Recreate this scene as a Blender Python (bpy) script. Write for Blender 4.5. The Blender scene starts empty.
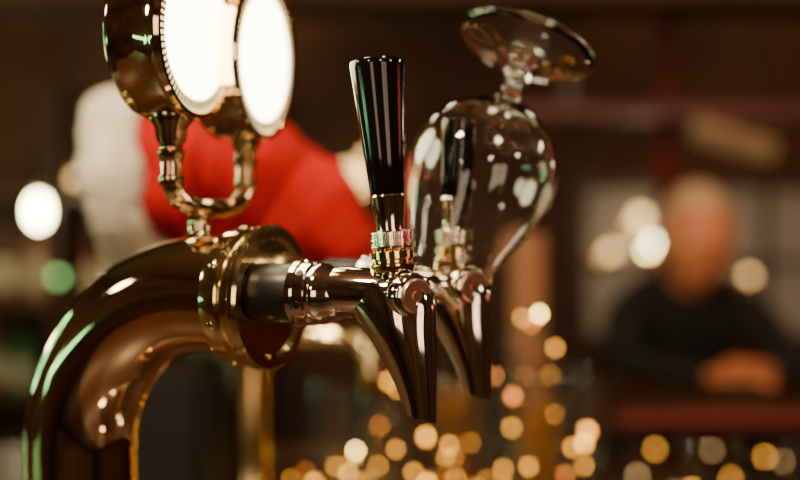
import bpy, bmesh, math, random
from mathutils import Vector, Matrix
random.seed(7)
scene = bpy.context.scene
COL = scene.collection

# ---------------------------------------------------------------- materials
def mat(name, col=(0.5,0.5,0.5), metal=0.0, rough=0.5, emit=None, estr=0.0, trans=0.0, ior=1.45,
        noise=None, bump=0.0, sheen=0.0, coat=0.0):
    m = bpy.data.materials.new(name); m.use_nodes = True
    nt = m.node_tree; b = nt.nodes['Principled BSDF']
    b.inputs['Base Color'].default_value = (*col,1)
    b.inputs['Metallic'].default_value = metal
    b.inputs['Roughness'].default_value = rough
    b.inputs['IOR'].default_value = ior
    b.inputs['Transmission Weight'].default_value = trans
    b.inputs['Coat Weight'].default_value = coat
    if sheen: b.inputs['Sheen Weight'].default_value = sheen
    if emit:
        b.inputs['Emission Color'].default_value = (*emit,1)
        b.inputs['Emission Strength'].default_value = estr
    if noise or bump:
        tc = nt.nodes.new('ShaderNodeTexCoord')
        n = nt.nodes.new('ShaderNodeTexNoise')
        n.inputs['Scale'].default_value = noise[1] if noise else 60
        n.inputs['Detail'].default_value = 5
        if noise and len(noise) > 2:
            mp = nt.nodes.new('ShaderNodeMapping'); mp.inputs['Scale'].default_value = noise[2]
            nt.links.new(tc.outputs['Object'], mp.inputs['Vector'])
            nt.links.new(mp.outputs['Vector'], n.inputs['Vector'])
        else:
            nt.links.new(tc.outputs['Object'], n.inputs['Vector'])
        if noise:
            r = nt.nodes.new('ShaderNodeValToRGB')
            r.color_ramp.elements[0].color = (*col,1); r.color_ramp.elements[0].position = 0.35
            r.color_ramp.elements[1].color = (*noise[0],1); r.color_ramp.elements[1].position = 0.65
            nt.links.new(n.outputs['Fac'], r.inputs['Fac'])
            nt.links.new(r.outputs['Color'], b.inputs['Base Color'])
        if bump:
            bp = nt.nodes.new('ShaderNodeBump'); bp.inputs['Strength'].default_value = bump
            bp.inputs['Distance'].default_value = 0.005
            nt.links.new(n.outputs['Fac'], bp.inputs['Height'])
            nt.links.new(bp.outputs['Normal'], b.inputs['Normal'])
    return m

M = {}
M['chrome'] = mat('warm_chrome', (0.95,0.84,0.73), 1, 0.06)
M['pipe']   = mat('bronze_chrome', (0.95,0.70,0.43), 1, 0.05)
M['brass']  = mat('brass', (1.0,0.79,0.42), 1, 0.10)
M['copper'] = mat('copper_cap', (0.95,0.50,0.36), 1, 0.3)
M['black']  = mat('black_lacquer', (0.006,0.004,0.004), 0, 0.10, coat=0.3)
M['rubber'] = mat('black_plastic', (0.010,0.008,0.008), 0, 0.35)
M['dial']   = mat('lit_dial', (1,0.98,0.9), 0, 0.4, emit=(1.0,0.92,0.55), estr=14)
M['dialring'] = mat('dial_ring', (0.8,0.6,0.35), 0, 0.4, emit=(1.0,0.72,0.32), estr=2.6)
M['tick']   = mat('dial_ticks', (0.05,0.03,0.02), 0, 0.5)
M['glass']  = mat('clear_glass', (1,1,1), 0, 0.0, trans=1.0, ior=1.48)
M['wood']   = mat('dark_wood', (0.024,0.008,0.004), 0, 0.35, noise=((0.065,0.024,0.008),6,(1,8,8)), bump=0.1)
M['wall']   = mat('wall_brown', (0.009,0.004,0.002), 0, 0.8, noise=((0.065,0.023,0.008),1.6), bump=0.2)
M['wall_l'] = mat('wall_brightened', (0.05,0.022,0.009), 0, 0.7, noise=((0.22,0.10,0.04),1.8), bump=0.2)  # wall tone lightened to brighten reflections in the metal
M['ceil']   = mat('ceiling_brown', (0.05,0.018,0.007), 0, 0.8, noise=((0.09,0.034,0.012),3))
M['floor']  = mat('floor_boards', (0.03,0.014,0.008), 0, 0.5, noise=((0.05,0.025,0.013),5,(1,10,1)))
M['red_rail'] = mat('red_lacquer', (0.13,0.005,0.004), 0, 0.35)
M['felt']   = mat('red_felt', (0.36,0.001,0.001), 0, 1.0, noise=((0.60,0.003,0.002),14), bump=0.8)
M['fur']    = mat('white_fur', (0.92,0.87,0.74), 0, 1.0, noise=((0.80,0.70,0.54),60), bump=0.8)
M['skin']   = mat('skin', (0.60,0.17,0.07), 0, 0.5, noise=((0.68,0.23,0.11),20))
M['lips']   = mat('lips', (0.45,0.12,0.09), 0, 0.5)
M['hair']   = mat('grey_hair', (0.5,0.28,0.16), 0, 0.8, noise=((0.62,0.40,0.26),50), bump=0.5)
M['eye']    = mat('eye_white', (0.7,0.65,0.6), 0, 0.2)
M['iris']   = mat('iris', (0.03,0.015,0.01), 0, 0.2)
M['shirt']  = mat('black_shirt', (0.004,0.003,0.003), 0, 0.9, noise=((0.008,0.005,0.005),30), bump=0.2)
M['trouser']= mat('dark_trousers', (0.012,0.012,0.02), 0, 0.8)
M['bulbw']  = mat('bulb_white', (1,1,1), emit=(1.0,0.86,0.50), estr=80)
M['bulbd']  = mat('bulb_dim', (1,1,1), emit=(1.0,0.56,0.18), estr=6)
M['glinto']  = mat('glint_amber', (1,1,1), emit=(1.0,0.40,0.03), estr=18)  # emissive colour imitating glints on glassware
M['glinty']  = mat('glint_yellow', (1,1,1), emit=(1.0,0.66,0.14), estr=65)  # brighter emissive glint colour
M['bulbg']  = mat('bulb_green', (1,1,1), emit=(0.30,0.9,0.20), estr=5)
M['glintr']  = mat('glint_red', (1,1,1), emit=(1.0,0.26,0.02), estr=12)  # reddish emissive glint colour
M['neon']   = mat('green_neon', (1,1,1), emit=(0.28,1.0,0.42), estr=18)
M['neonr']  = mat('red_neon', (1,1,1), emit=(1.0,0.08,0.10), estr=9)
M['globe']  = mat('added_globe_glow', (1,1,1), emit=(1.0,0.82,0.52), estr=42)  # glow of the globes added out of view for highlights
M['window'] = mat('window_pane', (0.1,0.1,0.1), 0, 0.3, emit=(1.0,0.60,0.30), estr=0.11)
M['glowpane']= mat('added_glow_pane', (0.2,0.2,0.2), 0, 0.3, emit=(1.0,0.72,0.45), estr=3.8)  # glow of the unseen windows added for reflections
M['bot_g']  = mat('green_bottle', (0.02,0.16,0.06), 0, 0.08, coat=0.5)
M['bot_b']  = mat('brown_bottle', (0.16,0.05,0.014), 0, 0.08, coat=0.5)
M['bot_t']  = mat('tan_paper', (0.36,0.16,0.08), 0, 0.5)
M['label']  = mat('paper_label', (0.6,0.5,0.35), 0, 0.7)
M['shade']  = mat('lamp_shade', (0.42,0.27,0.13), 0, 0.6, emit=(1.0,0.56,0.22), estr=0.10)
M['redpost']= mat('red_post', (0.14,0.008,0.006), 0, 0.4)
M['beer']   = mat('beer', (0.75,0.32,0.04), 0, 0.1, trans=0.6)

# ---------------------------------------------------------------- mesh helpers
def finish(bm, name, material, parent=None, smooth=True, angle=40):
    bmesh.ops.recalc_face_normals(bm, faces=bm.faces[:])
    me = bpy.data.meshes.new(name); 
    if smooth:
        for f in bm.faces: f.smooth = True
        for e in bm.edges:
            if len(e.link_faces)==2 and e.calc_face_angle(0) > math.radians(angle): e.smooth = False
    c = Vector((0,0,0))
    if len(bm.verts):
        lo = Vector([min(v.co[i] for v in bm.verts) for i in range(3)])
        hi = Vector([max(v.co[i] for v in bm.verts) for i in range(3)])
        c = (lo+hi)/2
    for v in bm.verts: v.co -= c
    bm.to_mesh(me); bm.free()
    o = bpy.data.objects.new(name, me); o.location = c
    mats = material if isinstance(material,(list,tuple)) else [material]
    for m in mats: me.materials.append(m)
    COL.objects.link(o)
    if parent: setp(o, parent)
    return o
def setp(o, parent):
    o.parent = parent
    o.matrix_parent_inverse = Matrix.Translation(parent.location).inverted()
def empty(name, loc=(0,0,0)):
    e = bpy.data.objects.new(name, None); e.location = loc; e.empty_display_size = 0.05
    COL.objects.link(e); return e
def frame(d, ref=None):
    d = Vector(d).normalized()
    if ref is None: ref = Vector((0,0,1)) if abs(d.z) < 0.9 else Vector((1,0,0))
    u = (ref - d*ref.dot(d)).normalized(); v = d.cross(u)
    return d,u,v
def add_rings(bm, rings, close_start=True, close_end=True, mi=0, loop=False):
    vr = []
    for r in rings: vr.append([bm.verts.new(p) for p in r])
    n = len(vr[0])
    pairs = list(zip(vr[:-1], vr[1:]))
    if loop: pairs.append((vr[-1], vr[0]))
    for a,b in pairs:
        for i in range(n):
            j=(i+1)%n
            f = bm.faces.new((a[i],a[j],b[j],b[i])); f.material_index = mi
    if not loop:
        if close_start: f=bm.faces.new(vr[0][::-1]); f.material_index = mi
        if close_end: f=bm.faces.new(vr[-1]); f.material_index = mi
def lathe_bm(bm, prof, base, d, seg=64, teeth=0, tooth=0.0, mi=0, cs=True, ce=True, loop=False):
    base = Vector(base); d,u,v = frame(d)
    rings=[]
    for h,r in prof:
        ring=[]
        for i in range(seg):
            a = 2*math.pi*i/seg
            rr = max(r,1e-5) + (tooth if teeth and (i*teeth*2//seg)%2 else 0)
            ring.append(base + d*h + (u*math.cos(a)+v*math.sin(a))*rr)
        rings.append(ring)
    add_rings(bm, rings, cs, ce, mi, loop)
def lathe(name, prof, base, d, material, parent=None, seg=64, **k):
    bm = bmesh.new(); lathe_bm(bm, prof, base, d, seg, **k)
    return finish(bm, name, material, parent)
def smooth_path(pts, n=8):
    pts=[Vector(p) for p in pts]; out=[]
    P=[pts[0]*2-pts[1]]+pts+[pts[-1]*2-pts[-2]]
    for i in range(1,len(P)-2):
        for k in range(n):
            t=k/n; a,b,c,d=P[i-1],P[i],P[i+1],P[i+2]
            out.append(0.5*((2*b)+(c-a)*t+(2*a-5*b+4*c-d)*t*t+(3*b-a-3*c+d)*t**3))
    out.append(pts[-1]); return out
def tube_bm(bm, pts, rad, seg=24, ref=None, mi=0, flat=1.0):
    pts=[Vector(p) for p in pts]; rings=[]
    n=len(pts); prev=None
    for i,p in enumerate(pts):
        d=(pts[min(i+1,n-1)]-pts[max(i-1,0)]).normalized()
        if prev is None: _,u,v=frame(d,ref)
        else:
            u=(prev-d*prev.dot(d)).normalized(); v=d.cross(u)
        prev=u
        r = rad[i] if isinstance(rad,(list,tuple)) else rad
        rings.append([p+(u*math.cos(2*math.pi*k/seg)*flat+v*math.sin(2*math.pi*k/seg))*r for k in range(seg)])
    add_rings(bm, rings, mi=mi)
def tube(name, pts, rad, material, parent=None, seg=24, **k):
    bm=bmesh.new(); tube_bm(bm, pts, rad, seg, **k); return finish(bm,name,material,parent)
def box_bm(bm, lo, hi, mi=0, bev=0.0):
    lo=Vector(lo); hi=Vector(hi)
    r=bmesh.ops.create_cube(bm,size=1)
    for v in r['verts']:
        v.co=Vector([lo[i]+(v.co[i]+0.5)*(hi[i]-lo[i]) for i in range(3)])
    fs=set(f for v in r['verts'] for f in v.link_faces)
    for f in fs: f.material_index=mi
    if bev:
        es=set(e for f in fs for e in f.edges)
        bmesh.ops.bevel(bm,geom=list(es),offset=bev,segments=2,affect='EDGES')
def box(name, lo, hi, material, parent=None, bev=0.0):
    bm=bmesh.new(); box_bm(bm,lo,hi,bev=bev); return finish(bm,name,material,parent,smooth=bool(bev),angle=50)
def ball_bm(bm, c, r, mi=0, seg=16, scale=(1,1,1)):
    res=bmesh.ops.create_uvsphere(bm,u_segments=seg,v_segments=max(8,seg//2),radius=r)
    for v in res['verts']:
        v.co=Vector((v.co.x*scale[0],v.co.y*scale[1],v.co.z*scale[2]))+Vector(c)
    for f in set(f for v in res['verts'] for f in v.link_faces): f.material_index=mi

# ---------------------------------------------------------------- room
RX0,RX1,RY0,RY1,RZ=-2.6,3.0,-2.6,4.3,2.75
box('floor',(RX0,RY0,-0.1),(RX1,RY1,0),M['floor'])
box('ceiling',(RX0,RY0,RZ),(RX1,RY1,RZ+0.1),M['ceil'])
box('wall_back',(RX0,RY1,0),(RX1,RY1+0.1,RZ),M['wall'])
box('wall_front',(RX0,RY0-0.1,0),(RX1,RY0,RZ),M['wall_l'])
box('wall_left',(RX0-0.1,RY0,0),(RX0,RY1,RZ),M['wall'])
box('wall_right',(RX1,RY0,0),(RX1+0.1,RY1,RZ),M['wall'])
box('baseboard_back',(RX0,RY1-0.02,0),(RX1,RY1,0.12),M['wood'])

def window(name, x0,x1,z0,z1,y,side,pane,n=3):
    e=empty(name,((x0+x1)/2,y,(z0+z1)/2)); d=-0.04*side
    ys=sorted((y,y+d)); yp=sorted((y,y+d*0.3))
    box('pane',(x0,yp[0],z0),(x1,yp[1],z1),pane,e)
    bm=bmesh.new(); w=0.05
    for a,b in [((x0-w,z0-w),(x1+w,z0)),((x0-w,z1),(x1+w,z1+w)),((x0-w,z0),(x0,z1)),((x1,z0),(x1+w,z1))]:
        box_bm(bm,(a[0],ys[0],a[1]),(b[0],ys[1],b[1]))
    for i in range(1,n):
        x=x0+(x1-x0)*i/n; box_bm(bm,(x-0.015,ys[0],z0),(x+0.015,ys[1],z1))
    box_bm(bm,(x0,ys[0],(z0+z1)/2-0.015),(x1,ys[1],(z0+z1)/2+0.015))
    finish(bm,'frame',M['wood'],e,smooth=False)
window('window_1',0.72,1.75,0.95,1.50,RY1,1,M['window'])
window('added_glow_window_2',-1.9,-1.1,1.0,2.2,RY0,-1,M['glowpane'],2)  # unseen window added behind the camera for broad reflections on metal
window('added_glow_window_3',0.9,2.3,1.0,2.2,RY0,-1,M['glowpane'],2)  # second unseen window, also added for reflections

# ---------------------------------------------------------------- beer tap tower
U=0.000603
ang=math.radians(25)
A=Vector((math.cos(ang),-math.sin(ang),0)); Pv=Vector((math.sin(ang),math.cos(ang),0)); Zv=Vector((0,0,1))
O=Vector((-0.0018,0.67,1.352))
def L(s,t,z): return O+(A*s+Pv*t+Zv*z)*U
def prof(l): return [(h*U,r*U) for h,r in l]
COUNTER=1.0
zc=(COUNTER-O.z)/U
tower=empty('beer_tap_tower',L(-432,30,zc))
TP=30; S=432; R=190; PR=66
path=[L(-195,TP,-7),L(-S+R,TP,-7)]
for i in range(1,33):
    a=math.pi/2*i/32
    path.append(L(-S+R-R*math.sin(a),TP,-7-R+R*math.cos(a)))
path.append(L(-S,TP,-7-R-60)); path.append(L(-S,TP,zc+10))
tube('curved_pipe',path,PR*U,M['pipe'],tower,seg=96,ref=Pv)
lathe('base_flange',prof([(0,105),(8,105),(14,100),(16,80),(26,72),(30,67)]),L(-S,TP,zc),Zv,M['pipe'],tower)
lathe('pipe_collar',prof([(0,66),(0,71),(3,75),(8,76),(22,76),(25,73),(27,70),(36,70),(38,77),(41,80),(47,80),(50,77),(50,66),(46,62),(46,10)]),
      L(-211,TP,-8),A,M['brass'],tower,seg=96)
bm=bmesh.new()
for aa in (95,150,200,250):
    a=math.radians(aa)
    dirv=(Pv*math.cos(a)+Zv*math.sin(a))
    lathe_bm(bm,prof([(0,5),(2,5),(3,3.5),(3,0)]),L(-196,TP,-8)+dirv*75*U,dirv,seg=16)
finish(bm,'collar_screws',M['brass'],tower)
tube('cross_feed_tube',smooth_path([L(-186,80,-6),L(-186,120,-6),L(-180,147,-4),L(-158,155,-1),L(-125,155,0)],8),26*U,M['chrome'],tower)

def faucet(t0, hlen, lean, rtop):
    f=empty('beer_tap_faucet',L(0,t0,0))
    lathe('shank',prof([(0,30),(3,31),(50,31),(53,30)]),L(-163,t0,0),A,M['rubber'],f)
    lathe('coupling_nut',prof([(0,29),(0,33),(2,35),(8,35),(10,33),(20,33),(22,30),(26,30),(28,32),(33,32),(40,28),(52,25)]),L(-113,t0,0),A,M['chrome'],f,seg=96)
    bm=bmesh.new()
    for k in range(6):
        a=math.pi/3*k+0.3; dv=Pv*math.cos(a)+Zv*math.sin(a)
        lathe_bm(bm,prof([(0,4),(1.2,4),(1.2,0)]),L(-98,t0,0)+dv*32.6*U,dv,seg=12)
    finish(bm,'nut_holes',M['rubber'],f)
    lathe('valve_barrel',prof([(0,26),(15,26),(35,25),(60,22),(74,21),(84,20),(90,16),(92,10),(92,0)]),L(-66,t0,3),A,M['chrome'],f,seg=64)
    dc=(A*math.cos(math.radians(32))-Pv*math.sin(math.radians(32)))
    cb=L(4,t0,2)
    lathe('valve_head',prof([(-14,12),(-8,20),(0,24),(14,24),(22,23.5),(25,22),(27,19.5),(27,0)]),cb,dc,M['chrome'],f,seg=64)
    lathe('front_cap',prof([(27,17.5),(29,17.5),(31,16),(31,9),(29.5,8),(29.5,5.5),(31,5),(31,0)]),cb,dc,M['copper'],f,seg=48)
    secs=[(-14,47,23,14),(-12,51,25,3),(-8,50,26,-10),(-3,45,26,-26),(6,37,24,-46),(14,29.5,21,-68),(20,23,18,-90),(24,19.5,16,-106),(26,17.5,15,-118)]
    secs2=[(-12,28,10,21)]+secs
    bm=bmesh.new(); rings=[]; n=48
    def ring(c,hs,hp,z,tilt=0.0):
        return [L(c+hs*math.cos(2*math.pi*k/n),t0+hp*math.sin(2*math.pi*k/n),z-tilt*hs*math.cos(2*math.pi*k/n)) for k in range(n)]
    for i,(c,hs,hp,z) in enumerate(secs2):
        tl=0.30*min(1,max(0,(-z)/90)); rings.append(ring(c,hs,hp,z,tl))
    rings.append(ring(26,15,13,-119,0.30)); rings.append(ring(24,15,12,-100,0.30))
    add_rings(bm,rings)
    finish(bm,'spout',M['chrome'],f,angle=50)
    b=L(-3,t0,14); top=L(-3+lean,t0,14+hlen); d=(top-b).normalized(); H=(top-b).length/U
    lathe('stem_neck',prof([(0,17),(8,17),(9,15),(12,15)]),b,d,M['chrome'],f,seg=64)
    lathe('knurled_collar',prof([(10,17),(11,21),(14,22.5),(18,22.5),(20,20),(22,20),(24,22),(31,22),(33,19)]),b,d,M['brass'],f,seg=96)
    lathe('knurled_nut',prof([(33,18),(34,20),(36,20.2),(37,19),(38,19),(39,20.2),(43,20.2),(44,19),(45,19),(46,20.2),(50,20.2),(52,17)]),b,d,M['chrome'],f,seg=144,teeth=36,tooth=0.6*U)
    lathe('ferrule',prof([(50,12),(52,14),(58,14),(70,15.5),(84,17.5),(86,18),(88,17)]),b,d,M['chrome'],f,seg=64)
    k=H-87
    lathe('handle',prof([(87,16.5),(89,17.5),(87+k*0.3,17.5+(rtop-17.5)*.3),(87+k*0.93,17.5+(rtop-17.5)*.95),(87+k*0.96,rtop),(87+k*0.985,rtop-1),(H-0.7,rtop-4),(H,rtop-9),(H,0)]),b,d,M['black'],f,seg=96)
    return f
faucet(0,224,-19,28.5)
faucet(155,176,7,20)

def medallion(t0,tc,yaw,zc2,r):
    m=empty('illuminated_tap_medallion',L(-275,t0,286))
    ya=math.radians(yaw); D=Vector((math.cos(ya),-math.sin(ya),-0.03)).normalized(); Q=Vector((math.sin(ya),math.cos(ya),0)); W=Q.cross(D) if Q.cross(D).z>0 else D.cross(Q)
    C=L(-275,tc,zc2)
    lathe('drum_housing',prof([(0,0),(0,60),(2,84),(6,r-5),(10,r),(14,r+1),(18,r-3),(56,r-3),(60,r),(68,r+1),(72,r-2),(72,r-7),(66,r-9),(66,0)]),C-D*36*U,D,M['pipe'],m,seg=128)
    F=C+D*30.5*U
    lathe('dial_face',prof([(0,0),(0,r-22),(3,r-22),(6,r-40),(8,r-70),(9,0)]),F,D,M['dial'],m,seg=96)
    lathe('dial_ring',prof([(0,r-22),(2,r-22),(2,r-9),(0,r-9)]),F,D,M['dialring'],m,seg=96,loop=True)
    bm=bmesh.new()
    for i in range(72):
        a=2*math.pi*i/72; dv=Q*math.cos(a)+W*math.sin(a); tv=-Q*math.sin(a)+W*math.cos(a)
        c=F+D*2.5*U; r0,r1=(r-20)*U,(r-11)*U; w=1.3*U
        vs=[bm.verts.new(c+dv*rr+tv*ww+D*aa) for aa in (-0.6*U,0.6*U) for rr,ww in ((r0,-w),(r1,-w),(r1,w),(r0,w))]
        for q in ((0,1,2,3),(4,5,6,7),(0,1,5,4),(1,2,6,5),(2,3,7,6),(3,0,4,7)): bm.faces.new([vs[x] for x in q])
    finish(bm,'dial_ticks',M['tick'],m,smooth=False)
    lathe('support_arm',prof([(0,13),(2,14),(10,14),(12,11),(26,11),(29,14),(38,15),(41,12),(44,12),(52,17),(64,18),(72,24),(80,24)]),L(-275,t0,114),Zv,M['pipe'],m,seg=48)
    return m
medallion(0,0,17,281,94); medallion(150,138,15,272,98)
tube('medallion_bracket',smooth_path([L(-275,0,124),L(-275,3,110),L(-275,18,98),L(-275,50,91),L(-275,100,91),L(-275,132,98),L(-275,147,110),L(-275,150,124)],8),11*U,M['pipe'],tower)
lathe('bracket_post',prof([(0,18),(3,18),(6,14),(12,12),(28,12),(34,14),(36,15)]),L(-275,52,52),Zv,M['pipe'],tower,seg=48)

# near bar counter + drip tray
bar=empty('bar_counter',(0,1.0,0.5))
box('counter_top',(-1.6,0.35,COUNTER-0.045),(0.35,1.95,COUNTER),M['wood'],bar,bev=0.008)
box('counter_body',(-1.52,0.43,0.0),(0.27,1.87,COUNTER-0.045),M['wood'],bar)
tray=empty('drip_tray',(0.02,0.7,COUNTER))
bm=bmesh.new(); box_bm(bm,(-0.10,0.56,COUNTER+0.0),(0.16,0.86,COUNTER+0.015),bev=0.003); finish(bm,'tray_pan',M['chrome'],tray)
bm=bmesh.new()
for i in range(12): box_bm(bm,(-0.09+i*0.0205,0.57,COUNTER+0.015),(-0.082+i*0.0205,0.85,COUNTER+0.018))
finish(bm,'tray_grille',M['chrome'],tray,smooth=False)

# ---------------------------------------------------------------- upside-down goblet on rear handle
rim=Vector((0.0310,0.748,1.3620)); foot=Vector((0.0925,0.798,1.5270))
gd=(foot-rim).normalized()
outer=[(0,.0305),(.010,.0325),(.022,.0365),(.040,.0440),(.058,.0500),(.073,.0522),(.088,.0505),(.100,.0455),(.110,.0380),(.118,.0280),(.124,.0180),(.128,.0105),(.133,.0075),(.140,.0065),(.146,.0085),(.149,.0105),(.152,.0085),(.158,.0095),(.162,.0150),(.165,.0270),(.1675,.0410),(.169,.0472),(.1705,.0485),(.1722,.0478),(.1715,.030),(.170,.010),(.170,0)]
inner=[(.1225,0),(.1215,.0100),(.117,.0245),(.1092,.0362),(.0992,.0441),(.0874,.0493),(.073,.0510),(.058,.0488),(.040,.0429),(.022,.0354),(.010,.0314),(.0005,.0295)]
def refine(l,n=3):
    v=[Vector((a*1.035,b,0)) for a,b in l]; o=smooth_path(v,n); return [(p.x,max(p.y,0)) for p in o]
g=lathe('beer_goblet',refine(inner)+refine(outer),rim,gd,M['glass'],None,seg=96)

# ---------------------------------------------------------------- santa hat on a background beer column
hat=empty('santa_hat',(-0.2,1.25,1.45))
hp=[(-.305,1.25,1.445),(-.277,1.252,1.447),(-.235,1.26,1.450),(-.18,1.26,1.445),(-.13,1.26,1.422),(-.09,1.25,1.395),(-.058,1.25,1.365),(-.036,1.25,1.342)]
hr=[.080,.084,.085,.079,.068,.052,.037,.018]
hv=smooth_path([Vector(p) for p in hp],6); hrr=[x.x for x in smooth_path([Vector((r,0,0)) for r in hr],6)]
bm=bmesh.new(); rings=[]; prev=None; nn=len(hv)
for i,p in enumerate(hv):
    d=(hv[min(i+1,nn-1)]-hv[max(i-1,0)]).normalized()
    if prev is None: _,u,v=frame(d)
    else: u=(prev-d*prev.dot(d)).normalized(); v=d.cross(u)
    prev=u; ring=[]
    for k in range(64):
        a=2*math.pi*k/64
        f=1+.07*math.sin(3*a+i*.25)+.05*math.sin(5*a-i*.4)+.06*math.sin(i*.7)+.03*math.sin(i*1.9+a)
        f=1+(f-1)*min(1,i/8)
        ring.append(p+(u*math.cos(a)+v*math.sin(a))*hrr[i]*f)
    rings.append(ring)
add_rings(bm,rings); finish(bm,'hat_cone',M['felt'],hat)
bm=bmesh.new()
d_,u_,v_=frame(Vector((1,.0,.12)))
rings=[]
for i in range(120):
    a=2*math.pi*i/120; c=Vector(hp[0])+(u_*math.cos(a)+v_*math.sin(a))*.078
    ra=u_*math.cos(a)+v_*math.sin(a)
    w=1+.07*math.sin(a*5)+.05*math.sin(a*9)
    rings.append([c+ra*w*(.020+random.uniform(-.003,.003))*math.cos(2*math.pi*k/20)+d_*w*(.032+random.uniform(-.003,.003))*math.sin(2*math.pi*k/20) for k in range(20)])
add_rings(bm,rings,loop=True); finish(bm,'fur_trim',M['fur'],hat,angle=120)
bm=bmesh.new(); bmesh.ops.create_icosphere(bm,subdivisions=4,radius=.026)
for v in bm.verts: v.co=v.co*(1+random.uniform(-.08,.08))+Vector((-.024,1.25,1.325))
finish(bm,'pompom',M['fur'],hat,angle=120)

col=empty('beer_column',(-.172,1.25,1.0))
lathe('column_tube',[(0,.045),(.008,.045),(.015,.028),(.03,.021),(.34,.021),(.35,.027),(.365,.027),(.37,.02)],(-.172,1.27,COUNTER),Zv,M['brass'],col,seg=48)
tube('cross_arm',smooth_path([(-.17,1.27,1.262),(-.12,1.26,1.265),(-.07,1.25,1.265),(-.045,1.245,1.255),(-.036,1.24,1.23),(-.035,1.24,1.20)],6),.012,M['brass'],col)
cool=empty('cooler_box',(-.265,1.3,COUNTER))
box('housing',(-.315,1.2,COUNTER),(-.215,1.4,1.225),M['rubber'],cool,bev=.01)
box('front_grille',(-.305,1.195,COUNTER+.03),(-.225,1.2,1.1),M['tick'],cool)

# ---------------------------------------------------------------- glasses on the counter and glowing beads imitating their glints
def tumbler(x,y,h,r,beer=False):
    e=empty('beer_glass',(x,y,COUNTER))
    pr=[(.006,0),(.006,r*.72),(h,r*.95),(h+.001,r*.98),(h,r),(h*.6,r*.93),(h*.3,r*.82),(.004,r*.78),(0,r*.74),(0,0)]
    lathe('glass_wall',pr,(x,y,COUNTER),Zv,M['glass'],e,seg=40)
    if beer: lathe('beer_fill',[(.007,0),(.007,r*.70),(h*.8,r*.86),(h*.8,0)],(x,y,COUNTER),Zv,M['beer'],e,seg=40)
for x,y,h,r in [(-.02,1.52,.16,.038),(.08,1.62,.17,.038),(.19,1.55,.18,.036),(.28,1.70,.17,.036),(-.10,1.68,.15,.038),(.15,1.74,.16,.038)]:
    tumbler(x,y,h,r,beer=(x in (.19,.08)))
lights=empty('glint_heap',(.08,1.45,COUNTER))  # tiny emitters added to imitate glints on the glassware
pts=[]
N=110
for i in range(N):
    t=i/(N-1)
    x=-.11+.36*t+.035*math.sin(i*2.3)
    y=1.42+.05*math.sin(i*1.7)+.03*math.cos(i*.9)
    hmax=.07+.14*math.exp(-((x+.008)/.03)**2)+.20*math.exp(-((x-.16)/.07)**2)
    z=COUNTER+.012+hmax*(0.5+0.5*math.sin(i*1.31+t*3))
    pts.append(Vector((x,y,z)))
tube('glint_wire',smooth_path(pts,3),.0012,M['tick'],lights,seg=6)
bm=bmesh.new()
for i,p in enumerate(pts):
    if p.x<.03: k=[0,1,0,1,0,3][i%6]
    else: k=[0,0,3,0,0,0,0,1][i%8]
    if i==46: k=2
    rr=.0025 if i%3 else .0036
    if i%2==0 or i%5==0: ball_bm(bm,p+Vector((0,-.004,.006)),rr*random.uniform(.5,1.1),mi=k,seg=10,scale=(1,1,1.3))
finish(bm,'glint_beads',[M['glinto'],M['glinty'],M['bulbg'],M['glintr']],lights)

def bottle(name,x,y,z,h,r,material,label=True,parent=None):
    e=parent or empty(name,(x,y,z))
    lathe('body',[(0,0),(0,r*.9),(.004,r),(h*.58,r),(h*.66,r*.85),(h*.74,r*.42),(h*.80,r*.34),(h*.96,r*.32),(h*.96,r*.4),(h,r*.4),(h,0)],(x,y,z),Zv,material,e,seg=32)
    if label: lathe('label',[(h*.15,r*1.01),(h*.5,r*1.01)],(x,y,z),Zv,M['label'],e,seg=32,cs=False,ce=False)
cups=empty('paper_cup_stack',(.215,1.86,COUNTER))
pr=[(0,0),(0,.026)]
pr+= [(.10,.030),(.101,.032),(.104,.032),(.105,.030)]
for i in range(1,22): 
    z=.10+i*.0125; pr+=[(z,.0295),(z+.001,.032),(z+.004,.032),(z+.005,.0295)]
pr+=[(.37,.029),(.36,.026),(.30,.024),(.30,0)]
lathe('cups',pr,(.215,1.86,COUNTER),Zv,M['bot_t'],cups,seg=40)

# ---------------------------------------------------------------- far bar, rail
fb=empty('far_bar_counter',(1.2,2.4,.5))
box('counter_slab',(.42,2.2,.975),(2.6,2.62,1.022),M['wood'],fb,bev=.008)
box('front_panel',(.46,2.26,0),(2.56,2.30,.975),M['wood'],fb)
tube('red_rail',[(.42,2.185,1.0),(2.6,2.185,1.0)],.018,M['red_rail'],fb)
box('shelf_board',(.46,2.02,.84),(2.5,2.26,.86),M['wood'],fb)
bm=bmesh.new()
for i in range(15):
    x=.56+i*.095; y=2.14+.03*math.sin(i*2)
    pr=[(.006,0),(.006,.024),(.11,.033),(.111,.034),(.11,.035),(.0,.028),(0,0)]
    lathe_bm(bm,pr,(x,y,.86),Zv,seg=24)
finish(bm,'shelf_glasses',M['glass'],fb)
pp=[Vector((.44+i*.034,2.05+.008*math.sin(i),.915+.05*math.sin(i*1.9))) for i in range(38)]  # row of emitters added to imitate sparkle on the shelf glasses
tube('light_wire',smooth_path(pp,3),.0016,M['tick'],fb,seg=8)
bm=bmesh.new()
for i,p in enumerate(pp): ball_bm(bm,p+Vector((0,0,.006)),.0037 if i%3 else .0048,mi=i%2,seg=10)
finish(bm,'light_bulbs',[M['bulbd'],M['glinto']],fb)

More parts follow.
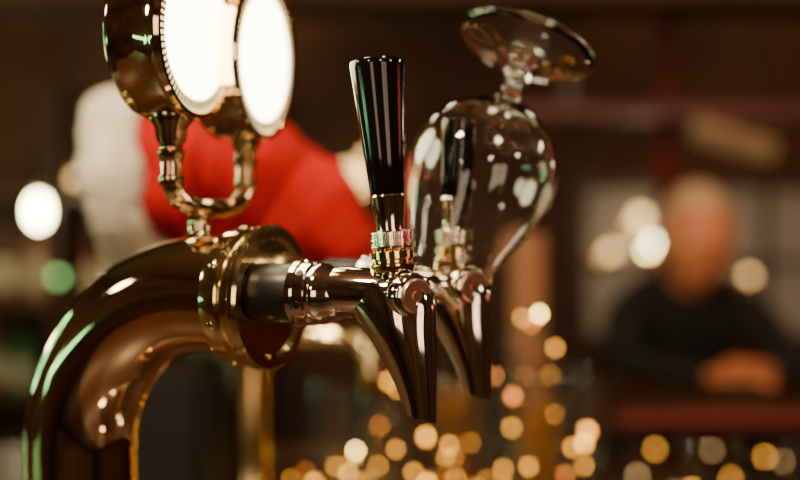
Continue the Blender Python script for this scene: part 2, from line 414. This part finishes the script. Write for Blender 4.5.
# ---------------------------------------------------------------- back shelf + bottles at the left
bs=empty('liquor_shelf',(-1.2,4.1,1.0))
for k,z in enumerate((.75,1.10,1.5)):
    box('shelf_%d'%(k+1),(-2.0,4.0,z-.03),(-.5,4.28,z),M['wood'],bs)
for x in (-2.0,-1.26,-.53): box('upright',(x,4.0,0),(x+.03,4.28,1.9),M['wood'],bs)
for i in range(13):
    x=-1.88+i*.105
    if abs(x+1.245)<.06: continue
    bottle('liquor_bottle',x,4.12+.03*math.sin(i*3),1.10,.25+.04*math.sin(i*1.7),.034,[M['bot_g'],M['bot_b'],M['bot_t']][i%3],True,bs)
for i in range(12):
    x=-1.85+i*.11
    if abs(x+1.245)<.06: continue
    bottle('liquor_bottle',x,4.12,.75,.25+.03*math.sin(i*2.7),.034,[M['bot_b'],M['bot_g'],M['bot_g']][i%3],True,bs)

# ---------------------------------------------------------------- wall lamps, pendants
def sconce(x,z,r,m,y=4.16,sc=(1,1,1)):
    e=empty('wall_lamp',(x,y,z))
    lathe('backplate',[(0,.045),(.01,.045),(.015,.03),(.016,0)],(x,RY1,z-.05),(0,-1,0),M['brass'],e,seg=32)
    tube('arm',smooth_path([(x,RY1-.01,z-.05),(x,y+.03,z-.07),(x,y,z-.05),(x,y,z-r*.8)],5),.006,M['brass'],e,seg=10)
    bm=bmesh.new(); ball_bm(bm,(x,y,z),r,seg=24,scale=sc); finish(bm,'bulb',m,e)
sconce(.965,1.30,.022,M['bulbw'])
sconce(.79,1.27,.020,M['bulbd'])
sconce(.90,1.40,.026,M['bulbd'])
sconce(1.31,1.18,.016,M['bulbd'])
sconce(1.12,1.44,.016,M['bulbd'])
sconce(-.20,1.53,.060,M['bulbd'])
sconce(-.12,1.62,.022,M['bulbd'])
def pendant(x,y,z,r,m,name='added_globe_lamp',sc=(1,1,1)):
    e=empty(name,(x,y,z))
    tube('cord',[(x,y,RZ),(x,y,z+r)],.004,M['rubber'],e,seg=8)
    lathe('cap',[(0,.5*r),(.03,.5*r),(.04,.01)],(x,y,z+r*.92*sc[2]),Zv,M['brass'],e,seg=24)
    bm=bmesh.new(); ball_bm(bm,(x,y,z),r,seg=32,scale=sc); finish(bm,'globe',m,e)
for x,y,z,r in [(-.9,-.5,2.0,.08),(.35,-.9,2.05,.08),(1.3,-.2,2.0,.08),(-1.5,.7,1.95,.08),(1.5,1.2,2.05,.08),(.2,.9,2.25,.05),(-.6,2.0,2.3,.06),(.6,1.9,2.2,.05),(-1.6,1.9,1.5,.07),(1.7,2.0,1.6,.05),(.9,.9,1.75,.04),(.25,1.7,2.0,.03),(-.15,1.5,2.0,.03)]:  # out-of-view globes added for highlights in metal and glass
    pendant(x,y,z,r,M['globe'])
pendant(-1.22,3.75,1.42,.026,M['bulbw'],'bulb_pendant',(1,1,1.8))
pendant(-1.14,3.7,1.20,.013,M['bulbg'],'bulb_pendant')
pendant(-.95,3.6,1.36,.016,M['bulbd'],'bulb_pendant')
pendant(-1.02,3.5,1.52,.014,M['bulbd'],'bulb_pendant')
nn_=empty('green_neon_sign',(RX0+.04,2.3,1.6))
box('sign_backing',(RX0,1.85,1.15),(RX0+.02,2.75,2.05),M['tick'],nn_)
pz=[(RX0+.05,2.3+.35*math.cos(a*math.pi/12),1.6+.38*math.sin(a*math.pi/12)) for a in range(0,24)]
tube('neon_ring',pz,.025,M['neon'],nn_,seg=12)
tube('neon_bar',[(RX0+.05,2.1,1.6),(RX0+.05,2.5,1.6)],.025,M['neon'],nn_,seg=12)
n2=empty('green_neon_arrow',(RX0+.04,.2,1.2))
tube('neon_arrow',[(RX0+.05,-.1,1.25),(RX0+.05,.6,1.25),(RX0+.05,.45,1.38),(RX0+.05,.6,1.25),(RX0+.05,.45,1.12)],.018,M['neon'],n2,seg=12)
nr=empty('red_neon_sign',(RX1-.04,1.0,1.7))
box('sign_backing',(RX1-.02,.5,1.4),(RX1,1.5,1.9),M['tick'],nr)
tube('neon_bar',smooth_path([(RX1-.05,.6,1.6),(RX1-.05,.8,1.75),(RX1-.05,1.0,1.55),(RX1-.05,1.2,1.75),(RX1-.05,1.4,1.6)],6),.025,M['neonr'],nr,seg=12)
# overhead canopy and red post
can=empty('overhead_canopy',(0,3.0,2.1))
box('beam',(-2.2,2.9,1.965),(2.6,3.2,2.25),M['ceil'],can,bev=.01)
bm=bmesh.new()
for i in range(9): box_bm(bm,(-2.1+i*.55,3.02,2.25),(-2.06+i*.55,3.06,RZ))
finish(bm,'hangers',M['wood'],can,smooth=False)
box('lower_rack_board',(.35,3.3,1.70),(2.4,3.5,1.73),M['redpost'],can)
bm=bmesh.new()
for x in (.5,2.2): box_bm(bm,(x,3.38,1.73),(x+.03,3.42,RZ))
finish(bm,'rack_hangers',M['wood'],can,smooth=False)
rp=empty('red_post',(.84,3.6,0))
lathe('shaft',[(0,.06),(.03,.06),(.05,.035),(2.70,.035),(2.72,.05),(2.75,.05)],(.86,3.6,0),Zv,M['redpost'],rp,seg=24)
pl=empty('linear_pendant_lamp',(1.12,3.7,1.64))
tube('shade',[(.98,3.7,1.69),(1.24,3.72,1.62)],.036,M['shade'],pl,seg=24)
bm=bmesh.new(); 
for p in ((1.02,3.7,1.71),(1.2,3.717,1.66)): tube_bm(bm,[p,(p[0],p[1],RZ)],.003,seg=8)
finish(bm,'cords',M['rubber'],pl)

# ---------------------------------------------------------------- person
DX=.035
def sh_(l): return [(x+DX,y,z) for x,y,z in l]
def skin_obj(name, verts, edges, radii, root, material, parent, sub=2):
    bm=bmesh.new(); lay=bm.verts.layers.skin.verify()
    vs=[bm.verts.new(v) for v in verts]
    for i,v in enumerate(vs):
        r=radii[i]; v[lay].radius=(r,r) if not isinstance(r,tuple) else r
        v[lay].use_root=(i==root)
    for a,b in edges: bm.edges.new((vs[a],vs[b]))
    me=bpy.data.meshes.new(name); bm.to_mesh(me); bm.free()
    me.materials.append(material)
    o=bpy.data.objects.new(name,me); COL.objects.link(o); setp(o,parent)
    m=o.modifiers.new('skin','SKIN'); m.use_smooth_shade=True
    s=o.modifiers.new('sub','SUBSURF'); s.levels=sub; s.render_levels=sub
    return o
man=empty('seated_man',(.71+DX,2.85,.68))
V=[(.71,2.98,.78),(.71,2.98,.92),(.71,2.94,1.06),(.705,2.89,1.16),(.70,2.85,1.225),(.70,2.81,1.26),
   (.60,2.87,1.175),(.54,2.85,1.145),(.51,2.72,1.065),(.515,2.64,1.052),(.575,2.52,1.05),(.632,2.435,1.052),
   (.80,2.87,1.175),(.87,2.85,1.145),(.91,2.72,1.065),(.905,2.64,1.052),(.85,2.52,1.05),(.788,2.435,1.052)]
E=[(0,1),(1,2),(2,3),(3,4),(4,5),(3,6),(6,7),(7,8),(8,9),(9,10),(10,11),(3,12),(12,13),(13,14),(14,15),(15,16),(16,17)]
Rr=[(.15,.11),(.145,.10),(.15,.105),(.13,.095),(.065,.06),(.055,.055),(.085,.08),(.066,.066),(.048,.048),(.045,.045),(.038,.038),(.030,.030),
    (.085,.08),(.066,.066),(.048,.048),(.045,.045),(.038,.038),(.030,.030)]
skin_obj('shirt_and_arms',sh_(V),E,Rr,0,M['shirt'],man)
V=[(.71,2.97,.80),(.62,2.92,.76),(.60,2.72,.755),(.60,2.50,.75),(.60,2.54,.50),(.60,2.60,.30),(.60,2.50,.25),
   (.80,2.92,.76),(.82,2.72,.755),(.82,2.50,.75),(.82,2.54,.50),(.82,2.60,.30),(.82,2.50,.25)]
E=[(0,1),(1,2),(2,3),(3,4),(4,5),(5,6),(0,7),(7,8),(8,9),(9,10),(10,11),(11,12)]
Rr=[(.13,.10),.095,.08,.06,.055,.04,.035,.095,.08,.06,.055,.04,.035]
skin_obj('trousers',sh_(V),E,Rr,0,M['trouser'],man)
hc=Vector((.70+DX,2.74,1.345))
bm=bmesh.new()
bmesh.ops.create_uvsphere(bm,u_segments=48,v_segments=32,radius=1)
for v in bm.verts:
    x,y,z=v.co
    sx,sy,sz=.082,.098,.128
    w=1.0
    if z<0: w=1-0.30*(-z)**1.4
    X=x*sx*w; Y=y*sy*(1 if z>0 else 1-0.15*(-z)); Zz=z*sz
    if y<0:
        fx=abs(x)
        n=math.exp(-((x)/.16)**2)*math.exp(-((z+.12)/.22)**2); Y-=.022*n
        n2=math.exp(-((x)/.14)**2)*math.exp(-((z+.25)/.09)**2); Y-=.010*n2
        e=math.exp(-((fx-.40)/.17)**2)*math.exp(-((z-.03)/.12)**2); Y+=.012*e
        b=math.exp(-((fx-.38)/.30)**2)*math.exp(-((z-.20)/.08)**2); Y-=.006*b
        c=math.exp(-((x)/.28)**2)*math.exp(-((z+.85)/.14)**2); Y-=.012*c
        l=math.exp(-((x)/.26)**2)*math.exp(-((z+.50)/.07)**2); Y-=.006*l
    v.co=Vector((X,Y,Zz))+hc
finish(bm,'head',M['skin'],man,angle=180)
tube('neck',sh_([(.70,2.86,1.20),(.70,2.81,1.26),(.70,2.775,1.31)]),[.056,.053,.052],M['skin'],man)
bm=bmesh.new()
for sx in (-1,1):
    ball_bm(bm,hc+Vector((sx*.031,-.076,.004)),.012,0,16); ball_bm(bm,hc+Vector((sx*.031,-.0855,.004)),.0055,1,12,(1,.6,1))
finish(bm,'eyes',[M['eye'],M['iris']],man)
bm=bmesh.new(); ball_bm(bm,hc+Vector((0,-.094,-.062)),.022,0,20,(1,.25,.28)); finish(bm,'mouth',M['lips'],man)
bm=bmesh.new()
for sx in (-1,1): ball_bm(bm,hc+Vector((sx*.083,.008,-.005)),.03,0,16,(.28,.6,1))
finish(bm,'ears',M['skin'],man)
bm=bmesh.new(); bmesh.ops.create_uvsphere(bm,u_segments=48,v_segments=32,radius=1)
for v in list(bm.verts):
    x,y,z=v.co
    front = z < 0.48 and y<-0.15
    low = z < -0.35
    k=1.0 if not(front or low) else .86
    v.co=Vector((x*.094*k,y*.108*k+ .004,z*.138*k))*(1+random.uniform(-.012,.012))+hc+Vector((0,.004,.004))
finish(bm,'hair',M['hair'],man,angle=180)
def hand(name,wr,fwd,side,curl):
    fwd=Vector(fwd).normalized(); side=Vector(side).normalized(); up=Vector((0,0,1))
    w=Vector(wr)+Vector((DX,0,0)); V=[w,w+fwd*.035+up*.004,w+fwd*.065+up*.006]; R_=[(.022,.017),(.03,.017),(.03,.015)]; E=[(0,1),(1,2)]
    base=2
    for k,(off,ln) in enumerate(((-.030,.85),(-.010,1.0),(.010,.95),(.029,.75))):
        p=w+fwd*.085+side*off+up*.008
        V.append(p); R_.append(.0105); E.append((base,len(V)-1))
        a=0.15
        for j,(seg,da) in enumerate(((.042,.5),(.027,.7),(.020,.5))):
            p=p+(fwd*math.cos(a)-up*math.sin(a)*.45+side*(-curl)*math.sin(a))*seg*ln
            V.append(p); R_.append(.0092-.0008*j); E.append((len(V)-2,len(V)-1)); a+=da
    p=w+fwd*.03+side*-.032; V.append(p); R_.append(.013); E.append((1,len(V)-1))
    for q in (fwd*.028+side*-.018+up*.004, fwd*.03+side*-.002):
        p=p+q; V.append(p); R_.append(.0098); E.append((len(V)-2,len(V)-1))
    return skin_obj(name,V,E,R_,0,M['skin'],man,sub=2)
hand('right_hand',(.632,2.435,1.052),(.85,-.5,0),(.3,.85,0),.6)
hand('left_hand',(.788,2.435,1.060),(-.8,-.45,.12),(.3,-.85,0),-.6)
st=empty('bar_stool',(.71+DX,2.95,0))
lathe('seat',[(0,.16),(.01,.18),(.04,.18),(.055,.165),(.06,0)],(.71+DX,2.93,.60),Zv,M['redpost'],st,seg=48)
lathe('pedestal',[(0,.2),(.015,.2),(.03,.06),(.06,.03),(.59,.03),(.60,.05)],(.71+DX,2.93,0),Zv,M['chrome'],st,seg=40)
bm=bmesh.new(); rg=[]
for i in range(48):
    a=2*math.pi*i/48; c=Vector((.71+DX+.17*math.cos(a),2.93+.17*math.sin(a),.3)); ra=Vector((math.cos(a),math.sin(a),0))
    rg.append([c+(ra*math.cos(2*math.pi*k/10)+Zv*math.sin(2*math.pi*k/10))*.01 for k in range(10)])
add_rings(bm,rg,loop=True)
for a in (0,2.09,4.19): tube_bm(bm,[(.71+DX,2.93,.3),(.71+DX+.17*math.cos(a),2.93+.17*math.sin(a),.3)],.007,seg=8)
finish(bm,'foot_ring',M['chrome'],st)

# ---------------------------------------------------------------- lights
def area(name,loc,target,size,power,colr):
    l=bpy.data.lights.new(name,'AREA'); l.size=size; l.energy=power; l.color=colr; l.shape='DISK'
    o=bpy.data.objects.new(name,l); o.location=loc
    o.rotation_euler=(Vector(target)-Vector(loc)).to_track_quat('-Z','Y').to_euler(); COL.objects.link(o)
area('added_area_light',(.6,-.4,2.6),(0,.8,1.3),.25,12,(1,.80,.56))  # area lights added for highlights and fill, no fixtures modelled
area('added_area_light.001',(-.7,.2,2.6),(-.2,1.2,1.4),.2,36,(1,.74,.46))
area('added_area_light.002',(1.2,2.0,2.6),(.7,2.6,1.1),.3,2.5,(1,.50,.22))
area('added_area_light.003',(-.8,3.6,2.65),(-1.1,4.2,1.2),.3,12,(1,.62,.34))
area('added_area_light.004',(1.3,3.7,2.65),(1.3,4.3,1.2),.3,8,(1,.50,.24))

w=bpy.data.worlds.new('world'); scene.world=w; w.use_nodes=True
w.node_tree.nodes['Background'].inputs[0].default_value=(.5,.35,.2,1); w.node_tree.nodes['Background'].inputs[1].default_value=.03

# ---------------------------------------------------------------- camera
cd=bpy.data.cameras.new('camera'); cam=bpy.data.objects.new('camera',cd); COL.objects.link(cam)
cam.location=(0,0,1.40); cam.rotation_euler=(math.radians(90-1.19),0,0)
cd.lens=50; cd.sensor_width=36; cd.clip_start=.05
cd.dof.use_dof=True; cd.dof.focus_distance=.665; cd.dof.aperture_fstop=2.1
scene.camera=cam
